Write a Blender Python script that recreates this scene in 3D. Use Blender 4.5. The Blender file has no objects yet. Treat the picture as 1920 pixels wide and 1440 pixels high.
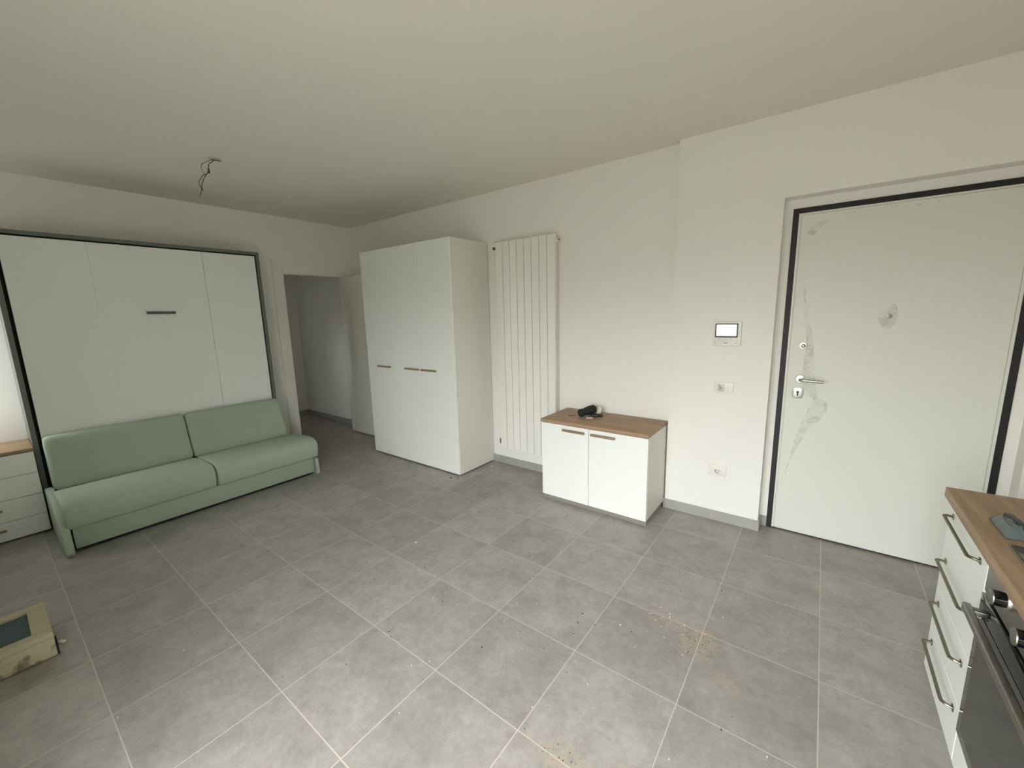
import bpy, bmesh, math, random
from mathutils import Vector, Matrix

random.seed(7)
S = bpy.context.scene
COL = S.collection

# ------------------------------------------------------------------ camera
CAM = Vector((3.0392, -0.5723, 1.5445))
YAW, PITCH, ROLL = 0.648868, 0.171598, -0.024727
cd = bpy.data.cameras.new('camera')
cam = bpy.data.objects.new('camera', cd)
COL.objects.link(cam)
fwd = Vector((-math.sin(YAW) * math.cos(PITCH), math.cos(YAW) * math.cos(PITCH), -math.sin(PITCH)))
rgt = Vector((math.cos(YAW), math.sin(YAW), 0))
upv = rgt.cross(fwd)
r2 = rgt * math.cos(ROLL) + upv * math.sin(ROLL)
u2 = -rgt * math.sin(ROLL) + upv * math.cos(ROLL)
m = Matrix((r2, u2, -fwd)).transposed().to_4x4()
m.translation = CAM
cam.matrix_world = m
cd.sensor_width = 36.0
cd.lens = 766.26 / 1920 * 36.0
cd.clip_start = 0.02
S.camera = cam

# ------------------------------------------------------------------ view, world
S.view_settings.view_transform = 'Standard'
S.view_settings.look = 'None'
S.view_settings.gamma = 1.0
S.view_settings.use_curve_mapping = False
S.view_settings.exposure = 0.0
S.cycles.use_denoising = True
S.cycles.max_bounces = 12
S.cycles.diffuse_bounces = 8
S.cycles.glossy_bounces = 4
S.cycles.transparent_max_bounces = 8
S.cycles.sample_clamp_indirect = 6.0
S.cycles.caustics_reflective = False
S.cycles.caustics_refractive = False

SKY = 17.2
w = bpy.data.worlds.new('overcast_sky')
S.world = w
w.use_nodes = True
nt = w.node_tree
nt.nodes.clear()
wo = nt.nodes.new('ShaderNodeOutputWorld')
bg = nt.nodes.new('ShaderNodeBackground')
tc = nt.nodes.new('ShaderNodeTexCoord')
sx = nt.nodes.new('ShaderNodeSeparateXYZ')
cr = nt.nodes.new('ShaderNodeValToRGB')
nt.links.new(tc.outputs['Generated'], sx.inputs[0])
mp = nt.nodes.new('ShaderNodeMapRange')
mp.inputs['From Min'].default_value = -1
mp.inputs['From Max'].default_value = 1
nt.links.new(sx.outputs['Z'], mp.inputs['Value'])
nt.links.new(mp.outputs[0], cr.inputs[0])
el = cr.color_ramp.elements
el[0].position = 0.0
el[0].color = (0.10, 0.097, 0.085, 1)
el[1].position = 1.0
el[1].color = (1.0, 1.0, 1.0, 1)
e = el.new(0.50); e.color = (0.17, 0.165, 0.145, 1)
e = el.new(0.58); e.color = (0.95, 0.97, 0.98, 1)
nt.links.new(cr.outputs[0], bg.inputs[0])
bg.inputs[1].default_value = SKY
nt.links.new(bg.outputs[0], wo.inputs[0])

# room numbers (metres)
XL, XR = -1.96, 4.08          # left wall, right wall
YB, YF = 2.625, -1.00         # back wall, window wall behind the camera
YJ, YD = 2.556, 2.668         # jutting wall face, entry door plane
H = 2.68
# openings in the window wall (x0, x1, z0, z1)
WALL_T = 0.38                # outer wall thickness
WIN = [(1.68, 3.30, 0.02, 2.20), (-1.955, -1.60, 0.92, 2.10)]
WIN_T = [WALL_T, 0.06]         # depth of each opening


def portal(x0, x1, z0, z1, th):
    d = bpy.data.lights.new('daylight_portal', 'AREA')
    d.shape = 'RECTANGLE'
    d.size = x1 - x0
    d.size_y = z1 - z0
    d.cycles.is_portal = True
    o = bpy.data.objects.new('daylight_portal', d)
    COL.objects.link(o)
    o.location = ((x0 + x1) / 2, YF - th - 0.01, (z0 + z1) / 2)
    o.rotation_euler = (math.radians(90), 0, 0)


for q, th in zip(WIN, WIN_T):
    portal(*q, th)
portal(-2.42, -2.22, 1.2, 1.8, -1.38)  # portal for the unseen hall window added to brighten the hall

# ------------------------------------------------------------------ materials
def lin(c):
    return tuple(((v / 255) / 12.92 if v / 255 <= 0.04045 else ((v / 255 + 0.055) / 1.055) ** 2.4) for v in c) + (1,)


def mat(name, rgb, rough=0.5, metal=0.0, spec=0.5, bump=0.0, bscale=60.0, var=0.0, vscale=4.0, coat=0.0):
    m = bpy.data.materials.new(name)
    m.use_nodes = True
    n = m.node_tree.nodes
    l = m.node_tree.links
    b = n['Principled BSDF']
    c = lin(rgb)
    b.inputs['Base Color'].default_value = c
    b.inputs['Roughness'].default_value = rough
    b.inputs['Metallic'].default_value = metal
    b.inputs['Specular IOR Level'].default_value = spec
    b.inputs['Coat Weight'].default_value = coat
    t = n.new('ShaderNodeTexCoord')
    if var > 0:
        no = n.new('ShaderNodeTexNoise')
        no.inputs['Scale'].default_value = vscale
        no.inputs['Detail'].default_value = 5
        l.new(t.outputs['Object'], no.inputs['Vector'])
        r = n.new('ShaderNodeMapRange')
        r.inputs['To Min'].default_value = 1 - var
        r.inputs['To Max'].default_value = 1 + var
        l.new(no.outputs['Fac'], r.inputs['Value'])
        mx = n.new('ShaderNodeVectorMath')
        mx.operation = 'SCALE'
        mx.inputs[0].default_value = c[:3]
        l.new(r.outputs[0], mx.inputs['Scale'])
        l.new(mx.outputs[0], b.inputs['Base Color'])
    if bump > 0:
        nb = n.new('ShaderNodeTexNoise')
        nb.inputs['Scale'].default_value = bscale
        nb.inputs['Detail'].default_value = 4
        l.new(t.outputs['Object'], nb.inputs['Vector'])
        bp = n.new('ShaderNodeBump')
        bp.inputs['Strength'].default_value = bump
        bp.inputs['Distance'].default_value = 0.002
        l.new(nb.outputs['Fac'], bp.inputs['Height'])
        l.new(bp.outputs[0], b.inputs['Normal'])
    return m


def wood(name, light, dark, axis, scale=1.0, rough=0.5):
    m = bpy.data.materials.new(name)
    m.use_nodes = True
    n = m.node_tree.nodes
    l = m.node_tree.links
    b = n['Principled BSDF']
    b.inputs['Roughness'].default_value = rough
    t = n.new('ShaderNodeTexCoord')
    mp = n.new('ShaderNodeMapping')
    sc = [22.0 * scale] * 3
    sc[axis] = 1.6 * scale
    mp.inputs['Scale'].default_value = sc
    l.new(t.outputs['Object'], mp.inputs[0])
    no = n.new('ShaderNodeTexNoise')
    no.inputs['Scale'].default_value = 1.6
    no.inputs['Detail'].default_value = 8
    no.inputs['Roughness'].default_value = 0.62
    no.inputs['Distortion'].default_value = 0.6
    l.new(mp.outputs[0], no.inputs['Vector'])
    r = n.new('ShaderNodeValToRGB')
    r.color_ramp.elements[0].position = 0.32
    r.color_ramp.elements[0].color = lin(dark)
    r.color_ramp.elements[1].position = 0.68
    r.color_ramp.elements[1].color = lin(light)
    l.new(no.outputs['Fac'], r.inputs[0])
    # wide plank tone
    mp2 = n.new('ShaderNodeMapping')
    s2 = [5.0] * 3
    s2[axis] = 0.5
    mp2.inputs['Scale'].default_value = s2
    l.new(t.outputs['Object'], mp2.inputs[0])
    n2 = n.new('ShaderNodeTexNoise')
    n2.inputs['Scale'].default_value = 1.5
    l.new(mp2.outputs[0], n2.inputs['Vector'])
    rr = n.new('ShaderNodeMapRange')
    rr.inputs['To Min'].default_value = 0.84
    rr.inputs['To Max'].default_value = 1.16
    l.new(n2.outputs['Fac'], rr.inputs['Value'])
    v = n.new('ShaderNodeVectorMath')
    v.operation = 'SCALE'
    l.new(r.outputs[0], v.inputs[0])
    l.new(rr.outputs[0], v.inputs['Scale'])
    l.new(v.outputs[0], b.inputs['Base Color'])
    return m


def tile_material():
    m = bpy.data.materials.new('floor_tiles')
    m.use_nodes = True
    n = m.node_tree.nodes
    l = m.node_tree.links
    b = n['Principled BSDF']
    t = n.new('ShaderNodeTexCoord')
    s = n.new('ShaderNodeSeparateXYZ')
    l.new(t.outputs['Object'], s.inputs[0])

    def M(op, a, bb=None, c=None):
        x = n.new('ShaderNodeMath')
        x.operation = op
        for i, v in enumerate((a, bb, c)):
            if v is None:
                continue
            if isinstance(v, (int, float)):
                x.inputs[i].default_value = v
            else:
                l.new(v, x.inputs[i])
        return x.outputs[0]
    ux = M('DIVIDE', s.outputs['X'], 0.45)
    uy = M('DIVIDE', s.outputs['Y'], 0.45)
    # distance to nearest grout line, metres
    dx = M('MULTIPLY', M('ABSOLUTE', M('SUBTRACT', ux, M('ROUND', ux))), 0.45)
    dy = M('MULTIPLY', M('ABSOLUTE', M('SUBTRACT', uy, M('ROUND', uy))), 0.45)
    d = M('MINIMUM', dx, dy)
    g = M('LESS_THAN', d, 0.0020)
    cx = n.new('ShaderNodeCombineXYZ')
    l.new(M('FLOOR', ux), cx.inputs[0])
    l.new(M('FLOOR', uy), cx.inputs[1])
    wn = n.new('ShaderNodeTexWhiteNoise')
    wn.noise_dimensions = '3D'
    l.new(cx.outputs[0], wn.inputs['Vector'])
    # offset noise per tile
    off = n.new('ShaderNodeVectorMath')
    off.operation = 'SCALE'
    off.inputs['Scale'].default_value = 13.7
    l.new(wn.outputs['Color'], off.inputs[0])
    add = n.new('ShaderNodeVectorMath')
    add.operation = 'ADD'
    l.new(t.outputs['Object'], add.inputs[0])
    l.new(off.outputs[0], add.inputs[1])
    n1 = n.new('ShaderNodeTexNoise')
    n1.inputs['Scale'].default_value = 5.5
    n1.inputs['Detail'].default_value = 8
    n1.inputs['Roughness'].default_value = 0.72
    n1.inputs['Distortion'].default_value = 0.15
    l.new(add.outputs[0], n1.inputs['Vector'])
    n2 = n.new('ShaderNodeTexNoise')
    n2.inputs['Scale'].default_value = 34.0
    n2.inputs['Detail'].default_value = 5
    l.new(add.outputs[0], n2.inputs['Vector'])
    r = n.new('ShaderNodeValToRGB')
    r.color_ramp.elements[0].position = 0.30
    r.color_ramp.elements[0].color = lin((140, 136, 131))
    r.color_ramp.elements[1].position = 0.72
    r.color_ramp.elements[1].color = lin((170, 166, 160))
    l.new(n1.outputs['Fac'], r.inputs[0])
    n3 = n.new('ShaderNodeTexNoise')
    n3.inputs['Scale'].default_value = 150.0
    n3.inputs['Detail'].default_value = 3
    l.new(add.outputs[0], n3.inputs['Vector'])
    k = M('ADD', M('MULTIPLY', n2.outputs['Fac'], 0.30), M('ADD', M('MULTIPLY', n3.outputs['Fac'], 0.24), 0.73))
    k = M('MULTIPLY', k, M('ADD', M('MULTIPLY', wn.outputs['Value'], 0.16), 0.92))
    v = n.new('ShaderNodeVectorMath')
    v.operation = 'SCALE'
    l.new(r.outputs[0], v.inputs[0])
    l.new(k, v.inputs['Scale'])

    # sandy dust left by the fitters: two patches with ragged outlines
    def patch(x, y, rx, ry, amt):
        ex = M('DIVIDE', M('SUBTRACT', s.outputs['X'], x), rx)
        ey = M('DIVIDE', M('SUBTRACT', s.outputs['Y'], y), ry)
        q = M('ADD', M('MULTIPLY', ex, ex), M('MULTIPLY', ey, ey))
        q = M('SUBTRACT', 1.0, q)
        q = M('MULTIPLY', M('ADD', q, M('MULTIPLY', M('SUBTRACT', n2.outputs['Fac'], 0.5), 5.0)), amt)
        mm = n.new('ShaderNodeMath')
        mm.operation = 'MULTIPLY'
        mm.use_clamp = True
        l.new(q, mm.inputs[0])
        mm.inputs[1].default_value = 1.0
        fall = n.new('ShaderNodeMath')
        fall.operation = 'SUBTRACT'
        fall.use_clamp = True
        fall.inputs[0].default_value = 1.6
        l.new(M('ADD', M('MULTIPLY', ex, ex), M('MULTIPLY', ey, ey)), fall.inputs[1])
        return M('MULTIPLY', mm.outputs[0], fall.outputs[0])
    p = M('ADD', patch(2.70, 1.28, 0.10, 0.12, 0.5), patch(2.46, 0.45, 0.14, 0.06, 0.5))
    p = M('ADD', p, patch(2.58, 1.34, 0.20, 0.06, 0.22))
    p = M('MINIMUM', M('ADD', p, patch(2.84, 1.12, 0.09, 0.05, 0.2)), 0.75)
    mxd = n.new('ShaderNodeMix')
    mxd.data_type = 'RGBA'
    l.new(p, mxd.inputs[0])
    l.new(v.outputs[0], mxd.inputs[6])
    mxd.inputs[7].default_value = lin((170, 154, 134))
    mx = n.new('ShaderNodeMix')
    mx.data_type = 'RGBA'
    l.new(g, mx.inputs[0])
    l.new(mxd.outputs[2], mx.inputs[6])
    mx.inputs[7].default_value = lin((190, 186, 178))
    l.new(mx.outputs[2], b.inputs['Base Color'])
    rg = M('ADD', M('MULTIPLY', n1.outputs['Fac'], 0.16), M('MULTIPLY', g, 0.3))
    l.new(M('ADD', rg, 0.34), b.inputs['Roughness'])
    bp = n.new('ShaderNodeBump')
    bp.inputs['Strength'].default_value = 0.25
    bp.inputs['Distance'].default_value = 0.002
    l.new(M('SUBTRACT', M('MULTIPLY', n2.outputs['Fac'], 0.3), g), bp.inputs['Height'])
    l.new(bp.outputs[0], b.inputs['Normal'])
    return m


PAINT = mat('wall_paint', (237, 236, 231), 0.75, spec=0.25, bump=0.12, bscale=180)
CEILP = mat('ceiling_paint', (228, 227, 217), 0.85, spec=0.2, bump=0.08, bscale=180)
TILE = tile_material()
SKIRT = mat('skirting_tile', (163, 162, 156), 0.45, var=0.10, vscale=14)
LAM = mat('white_laminate', (236, 239, 235), 0.38, spec=0.4)
LAMS = mat('white_carcass', (222, 221, 213), 0.45, spec=0.4)
KLAM = mat('kitchen_white', (234, 239, 232), 0.40, spec=0.45)
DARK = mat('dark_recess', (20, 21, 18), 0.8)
GREY = mat('anthracite_frame', (102, 108, 99), 0.5)
HGREY = mat('grey_pull', (92, 90, 84), 0.45, metal=0.2)
SAGE = mat('sage_fabric', (166, 178, 162), 0.9, spec=0.2, bump=0.5, bscale=420, var=0.05, vscale=30)
SAGED = mat('sage_fabric_base', (156, 168, 151), 0.9, spec=0.2, bump=0.5, bscale=420, var=0.05, vscale=30)
OAK = wood('oak_top', (174, 144, 114), (144, 115, 88), 0, rough=0.5)
OAKH = wood('oak_pull', (156, 138, 110), (128, 110, 86), 0, rough=0.55)
OAKY = wood('oak_worktop', (164, 138, 108), (132, 106, 80), 1, rough=0.48)
OAKC = wood('oak_chest_top', (166, 144, 112), (140, 118, 88), 1, rough=0.5)
RAD = mat('radiator_enamel', (238, 237, 231), 0.32, spec=0.5)
CHROME = mat('chrome', (190, 190, 184), 0.30, metal=1.0)
STEEL = mat('brushed_steel', (150, 148, 140), 0.35, metal=1.0, var=0.05, vscale=80)
NICKEL = mat('brushed_nickel', (132, 128, 114), 0.35, metal=1.0)
DOORW = mat('entry_door_white', (222, 223, 215), 0.42, spec=0.4)
BROWN = mat('dark_brown_steel', (22, 18, 17), 0.55)
GLASSB = mat('black_glass', (16, 17, 17), 0.06, spec=0.6)
GLASSD = mat('dark_oven_glass', (38, 40, 38), 0.12, spec=0.6)
BLACK = mat('black_plastic', (22, 23, 24), 0.4)
WPLAST = mat('white_plastic', (232, 231, 224), 0.35)
CREAM = mat('cream_casing', (236, 235, 226), 0.6)
CLOTHD = mat('black_green_fabric', (26, 34, 32), 0.75, bump=0.4, bscale=300)
LILAC = mat('pale_lilac_plastic', (192, 180, 188), 0.5)
RED = mat('reddish_leather', (120, 62, 50), 0.6)
TEAL = mat('blue_grey_foam', (74, 88, 92), 0.8, var=0.1, vscale=60)
SHINY = mat('screen_glass', (196, 198, 192), 0.05, metal=1.0)


def foam_material():
    m = mat('dirty_polystyrene', (184, 176, 150), 0.85, bump=0.5, bscale=120)
    n = m.node_tree.nodes
    l = m.node_tree.links
    b = n['Principled BSDF']
    t = n.new('ShaderNodeTexCoord')
    s = n.new('ShaderNodeSeparateXYZ')
    l.new(t.outputs['Object'], s.inputs[0])
    no = n.new('ShaderNodeTexNoise')
    no.inputs['Scale'].default_value = 17
    no.inputs['Detail'].default_value = 6
    l.new(t.outputs['Object'], no.inputs['Vector'])
    # stains gather on the front side and thin out away from the lower edge
    a = n.new('ShaderNodeMapRange')
    a.inputs['From Min'].default_value = 0.0
    a.inputs['From Max'].default_value = 0.10
    a.inputs['To Min'].default_value = 0.10
    a.inputs['To Max'].default_value = -0.12
    l.new(s.outputs['Z'], a.inputs['Value'])
    f = n.new('ShaderNodeMapRange')
    f.inputs['From Min'].default_value = 0.25
    f.inputs['From Max'].default_value = 0.275
    l.new(s.outputs['X'], f.inputs['Value'])
    ad = n.new('ShaderNodeMath')
    ad.operation = 'ADD'
    l.new(no.outputs['Fac'], ad.inputs[0])
    l.new(a.outputs[0], ad.inputs[1])
    r = n.new('ShaderNodeMapRange')
    r.inputs['From Min'].default_value = 0.53
    r.inputs['From Max'].default_value = 0.64
    r.inputs['To Max'].default_value = 0.7
    l.new(ad.outputs[0], r.inputs['Value'])
    mu = n.new('ShaderNodeMath')
    mu.operation = 'MULTIPLY'
    l.new(r.outputs[0], mu.inputs[0])
    l.new(f.outputs[0], mu.inputs[1])
    mx = n.new('ShaderNodeMix')
    mx.data_type = 'RGBA'
    l.new(mu.outputs[0], mx.inputs[0])
    mx.inputs[6].default_value = lin((184, 176, 150))
    mx.inputs[7].default_value = lin((92, 76, 58))
    l.new(mx.outputs[2], b.inputs['Base Color'])
    return m


FOAM = foam_material()


def film_material(name, alpha, rough=0.12, rgb=(225, 226, 222), edge=0.0):
    """clear film: mostly transparent, denser in random noise streaks"""
    m = bpy.data.materials.new(name)
    m.use_nodes = True
    n = m.node_tree.nodes
    l = m.node_tree.links
    n.clear()
    o = n.new('ShaderNodeOutputMaterial')
    tr = n.new('ShaderNodeBsdfTransparent')
    b = n.new('ShaderNodeBsdfPrincipled')
    b.inputs['Base Color'].default_value = lin(rgb)
    b.inputs['Roughness'].default_value = rough
    mx = n.new('ShaderNodeMixShader')
    mx.inputs[0].default_value = alpha
    if edge > 0:
        t = n.new('ShaderNodeTexCoord')
        w_ = n.new('ShaderNodeTexNoise')
        w_.inputs['Scale'].default_value = 11
        w_.inputs['Detail'].default_value = 3
        w_.inputs['Distortion'].default_value = 1.5
        l.new(t.outputs['Object'], w_.inputs['Vector'])
        r = n.new('ShaderNodeMapRange')
        r.inputs['From Min'].default_value = 0.45
        r.inputs['From Max'].default_value = 0.70
        r.inputs['To Min'].default_value = alpha
        r.inputs['To Max'].default_value = alpha + edge
        l.new(w_.outputs['Fac'], r.inputs['Value'])
        l.new(r.outputs[0], mx.inputs[0])
    l.new(tr.outputs[0], mx.inputs[1])
    l.new(b.outputs[0], mx.inputs[2])
    l.new(mx.outputs[0], o.inputs[0])
    return m


FILM = film_material('clear_film', 0.10, 0.10, (214, 214, 206), edge=0.38)
BAG = film_material('plastic_bag', 0.55, 0.15, (176, 184, 182))

# ------------------------------------------------------------------ mesh helpers
class MB:
    def __init__(self):
        self.bm = bmesh.new()

    def _merge(self, tmp):
        me = bpy.data.meshes.new('t')
        tmp.to_mesh(me)
        tmp.free()
        self.bm.from_mesh(me)
        bpy.data.meshes.remove(me)

    def box(self, x0, x1, y0, y1, z0, z1, bev=0.0, seg=2, rot=None, piv=None):
        t = bmesh.new()
        bmesh.ops.create_cube(t, size=1)
        for v in t.verts:
            v.co = Vector(((x0 + x1) / 2 + v.co.x * (x1 - x0), (y0 + y1) / 2 + v.co.y * (y1 - y0), (z0 + z1) / 2 + v.co.z * (z1 - z0)))
        if bev > 0:
            bmesh.ops.bevel(t, geom=t.edges[:], offset=bev, segments=seg, profile=0.5, affect='EDGES')
        if rot is not None:
            p = Vector(piv) if piv else Vector(((x0 + x1) / 2, (y0 + y1) / 2, (z0 + z1) / 2))
            bmesh.ops.rotate(t, verts=t.verts[:], cent=p, matrix=rot)
        self._merge(t)
        return self

    def prism(self, pts, axis, a0, a1, bev=0.0, seg=3):
        """pts: 2D outline; axis 'x','y','z' = extrusion direction."""
        t = bmesh.new()

        def P(u, v, a):
            return {'x': (a, u, v), 'y': (u, a, v), 'z': (u, v, a)}[axis]
        A = [t.verts.new(P(u, v, a0)) for u, v in pts]
        B = [t.verts.new(P(u, v, a1)) for u, v in pts]
        t.faces.new(A)
        t.faces.new(B[::-1])
        k = len(pts)
        for i in range(k):
            t.faces.new((A[i], B[i], B[(i + 1) % k], A[(i + 1) % k]))
        bmesh.ops.recalc_face_normals(t, faces=t.faces[:])
        if bev > 0:
            ed = [e for e in t.edges if any(len(f.verts) == k for f in e.link_faces)] if k > 4 else t.edges[:]
            bmesh.ops.bevel(t, geom=ed, offset=bev, segments=seg, profile=0.5, affect='EDGES')
        self._merge(t)
        return self

    def cyl(self, p0, p1, r0, r1=None, seg=24, bev=0.0):
        r1 = r0 if r1 is None else r1
        p0, p1 = Vector(p0), Vector(p1)
        d = p1 - p0
        t = bmesh.new()
        bmesh.ops.create_cone(t, cap_ends=True, segments=seg, radius1=r0, radius2=r1, depth=d.length)
        if bev > 0:
            ed = [e for e in t.edges if any(len(f.verts) > 4 for f in e.link_faces)]
            bmesh.ops.bevel(t, geom=ed, offset=bev, segments=3, profile=0.5, affect='EDGES')
        q = d.to_track_quat('Z', 'Y').to_matrix()
        bmesh.ops.rotate(t, verts=t.verts[:], cent=(0, 0, 0), matrix=q)
        bmesh.ops.translate(t, verts=t.verts[:], vec=(p0 + p1) / 2)
        self._merge(t)
        return self

    def tube(self, pts, r, seg=10, flat=1.0, side=None):
        """round (or flattened along 'side') tube through pts"""
        P = [Vector(p) for p in pts]
        t = bmesh.new()
        rings = []
        prev = None
        for i, p in enumerate(P):
            a = P[max(0, i - 1)]
            c = P[min(len(P) - 1, i + 1)]
            d = (c - a).normalized()
            if prev is None:
                ref = Vector(side) if side else (Vector((0, 0, 1)) if abs(d.z) < 0.9 else Vector((1, 0, 0)))
            else:
                ref = prev
            n1 = (ref - d * ref.dot(d)).normalized()
            prev = n1
            n2 = d.cross(n1)
            rr = r[i] if isinstance(r, (list, tuple)) else r
            rings.append([t.verts.new(p + n1 * rr * flat * math.cos(2 * math.pi * k / seg) + n2 * rr * math.sin(2 * math.pi * k / seg)) for k in range(seg)])
        for A, B in zip(rings, rings[1:]):
            for k in range(seg):
                t.faces.new((A[k], A[(k + 1) % seg], B[(k + 1) % seg], B[k]))
        t.faces.new(rings[0][::-1])
        t.faces.new(rings[-1])
        bmesh.ops.recalc_face_normals(t, faces=t.faces[:])
        self._merge(t)
        return self

    def build(self, name, material, parent=None, smooth=True, angle=35):
        me = bpy.data.meshes.new(name)
        self.bm.to_mesh(me)
        self.bm.free()
        me.materials.append(material)
        if smooth:
            for p in me.polygons:
                p.use_smooth = True
            me.set_sharp_from_angle(angle=math.radians(angle))
        o = bpy.data.objects.new(name, me)
        COL.objects.link(o)
        if parent is not None:
            o.parent = parent
            # keep meshes in world coordinates: cancel every ancestor's placement
            o.matrix_parent_inverse = wmat(parent).inverted()
        return o


def wmat(o):
    mm = Matrix.LocRotScale(o.location, o.rotation_euler, o.scale)
    if o.parent:
        return wmat(o.parent) @ o.matrix_parent_inverse @ mm
    return mm


def tag(o, label=None, cat=None, group=None, kind=None):
    if label:
        o['label'] = label
    if cat:
        o['category'] = cat
    if group:
        o['group'] = group
    if kind:
        o['kind'] = kind
    return o


def thing(name, label, cat, loc, group=None):
    o = bpy.data.objects.new(name, None)
    o.empty_display_size = 0.1
    COL.objects.link(o)
    o.location = loc
    return tag(o, label, cat, group)


def struct(name, mb, material, parent=None, **k):
    o = mb.build(name, material, parent, **k)
    if parent is None:
        o['kind'] = 'structure'
    return o


def spline(pts, n=6):
    """Catmull-Rom through pts"""
    P = [Vector(p) for p in pts]
    P = [P[0] * 2 - P[1]] + P + [P[-1] * 2 - P[-2]]
    out = []
    for i in range(1, len(P) - 2):
        for k in range(n):
            t = k / n
            a, b, c, d = P[i - 1], P[i], P[i + 1], P[i + 2]
            out.append(0.5 * ((2 * b) + (c - a) * t + (2 * a - 5 * b + 4 * c - d) * t * t + (3 * b - a - 3 * c + d) * t ** 3))
    out.append(P[-2])
    return out


# ------------------------------------------------------------------ the room
struct('floor', MB().box(-3.80, 4.30, YF - 0.6, 2.85, -0.12, 0.0), TILE, smooth=False)
struct('ceiling', MB().box(-3.80, 4.30, YF - 0.6, 2.85, H, H + 0.15), CEILP, smooth=False)

# left wall (behind the bed) with the interior doorway
DY0, DY1, DZ = 1.712, 2.485, 2.066
wl = MB()
wl.box(XL - 0.10, XL, YF, DY0, 0, H)
wl.box(XL - 0.10, XL, DY1, YB + 0.02, 0, H)
wl.box(XL - 0.10, XL, DY0, DY1, DZ, H)
struct('wall_left', wl, PAINT, smooth=False)

# back wall: flush part, shallow jut, header over the entry recess
RX0, RX1, RZ = 2.790, 3.914, 2.198
FX0, FX1, FZ = 2.834, 3.866, 2.142
wb = MB()
wb.box(-3.70, 2.155, YB, YB + 0.2, 0, H)
struct('wall_back', wb, PAINT, smooth=False)
wb = MB()
wb.box(2.155, RX0, YJ, YB + 0.2, 0, H)
wb.box(RX0, RX1, YJ, YB + 0.2, RZ, H)
wb.box(RX1, XR + 0.15, YJ, YB + 0.2, 0, H)
wb.box(RX0, FX0, YD, YB + 0.2, 0, RZ)
wb.box(FX1, RX1, YD, YB + 0.2, 0, RZ)
wb.box(FX0, FX1, YD, YB + 0.2, FZ, RZ)
struct('wall_entry', wb, PAINT, smooth=False)
struct('wall_right', MB().box(XR, XR + 0.15, YF - WALL_T, YJ, 0, H), PAINT, smooth=False)

wf = MB()
(ax0, ax1, az0, az1), (bx0, bx1, bz0, bz1) = WIN
Y0, Y1, YT = YF - WALL_T, YF, YF - WIN_T[1]
wf.box(XL - 0.10, bx0, YT, Y1, 0, H)
wf.box(bx0, bx1, YT, Y1, 0, bz0)
wf.box(bx0, bx1, YT, Y1, bz1, H)
wf.box(bx1, -1.0, YT, Y1, 0, H)
wf.box(-1.0, ax0, Y0, Y1, 0, H)
wf.box(ax0, ax1, Y0, Y1, az1, H)
wf.box(ax1, XR, Y0, Y1, 0, H)
struct('wall_front', wf, PAINT, smooth=False)


def window_frame(name, x0, x1, z0, z1, th, mull):
    mb = MB()
    f = 0.055 if th > 0.1 else 0.02
    ya, yb = YF - th, YF - th + 0.05
    mb.box(x0, x0 + f, ya, yb, z0, z1)
    mb.box(x1 - f, x1, ya, yb, z0, z1)
    mb.box(x0 + f, x1 - f, ya, yb, z1 - f, z1)
    mb.box(x0 + f, x1 - f, ya, yb, z0, z0 + f)
    for q in mull:
        mb.box(q - 0.04, q + 0.04, ya, yb, z0 + f, z1 - f)
    return struct(name, mb, WPLAST, smooth=False)


window_frame('window_1', *WIN[0], WIN_T[0], [(ax0 + ax1) / 2])
window_frame('window_2', *WIN[1], WIN_T[1], [])

# hallway behind the doorway
hl = MB()
hl.box(-3.70, -3.59, 0.4, YB, 0, H)
hl.box(-3.59, -2.42, 0.4, 0.52, 0, H)
hl.box(-2.22, XL - 0.10, 0.4, 0.52, 0, H)
hl.box(-2.42, -2.22, 0.4, 0.52, 0, 1.2)
hl.box(-2.42, -2.22, 0.4, 0.52, 1.8, H)
struct('wall_hall', hl, PAINT, smooth=False)
hw = MB()
for q in ((-2.42, -2.40, 1.2, 1.8), (-2.24, -2.22, 1.2, 1.8), (-2.40, -2.24, 1.2, 1.23), (-2.40, -2.24, 1.77, 1.8)):
    hw.box(q[0], q[1], 0.42, 0.46, q[2], q[3])
struct('added_hall_window', hw, WPLAST, smooth=False)  # unseen window frame, added with its opening to lighten the hall wall
bh = MB()
bh.box(-3.59, -3.58, 0.52, YB, 0, 0.075, 0.002)
bh.box(-3.58, -2.165, YB - 0.01, YB, 0, 0.075, 0.002)
struct('baseboard_hall', bh, SKIRT, smooth=False)

# skirting tiles on the back wall, with mortar gaps
sk = MB()
cuts = [-0.99, -0.45, 0.0, 0.45, 0.9, 1.35, 1.8, 2.146]
for a, b in zip(cuts, cuts[1:]):
    sk.box(a + 0.001, b - 0.001, YB - 0.01, YB, 0, 0.075, 0.0015, 1)
sk.box(2.145, 2.155, YJ - 0.009, YB - 0.0102, 0, 0.075, 0.0015, 1)
sk.box(2.156, 2.497, YJ - 0.01, YJ, 0, 0.075, 0.0015, 1)
sk.box(2.500, RX0 + 0.010, YJ - 0.01, YJ, 0, 0.075, 0.0015, 1)
sk.box(RX0, RX0 + 0.010, YJ + 0.001, YD - 0.0102, 0, 0.075, 0.0015, 1)
sk.box(RX0, FX0, YD - 0.01, YD, 0, 0.075, 0.0015, 1)
struct('baseboard_back', sk, SKIRT, smooth=False)
gr = MB()
gr.box(2.4968, 2.5002, YJ - 0.0085, YJ, 0, 0.0745)
struct('trim_1', gr, mat('light_mortar', (198, 195, 188), 0.9), smooth=False)
sl = MB()
sl.box(XL, XL + 0.01, 1.35, 1.598, 0, 0.075, 0.0015, 1)
struct('baseboard_left', sl, SKIRT, smooth=False)

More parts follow.
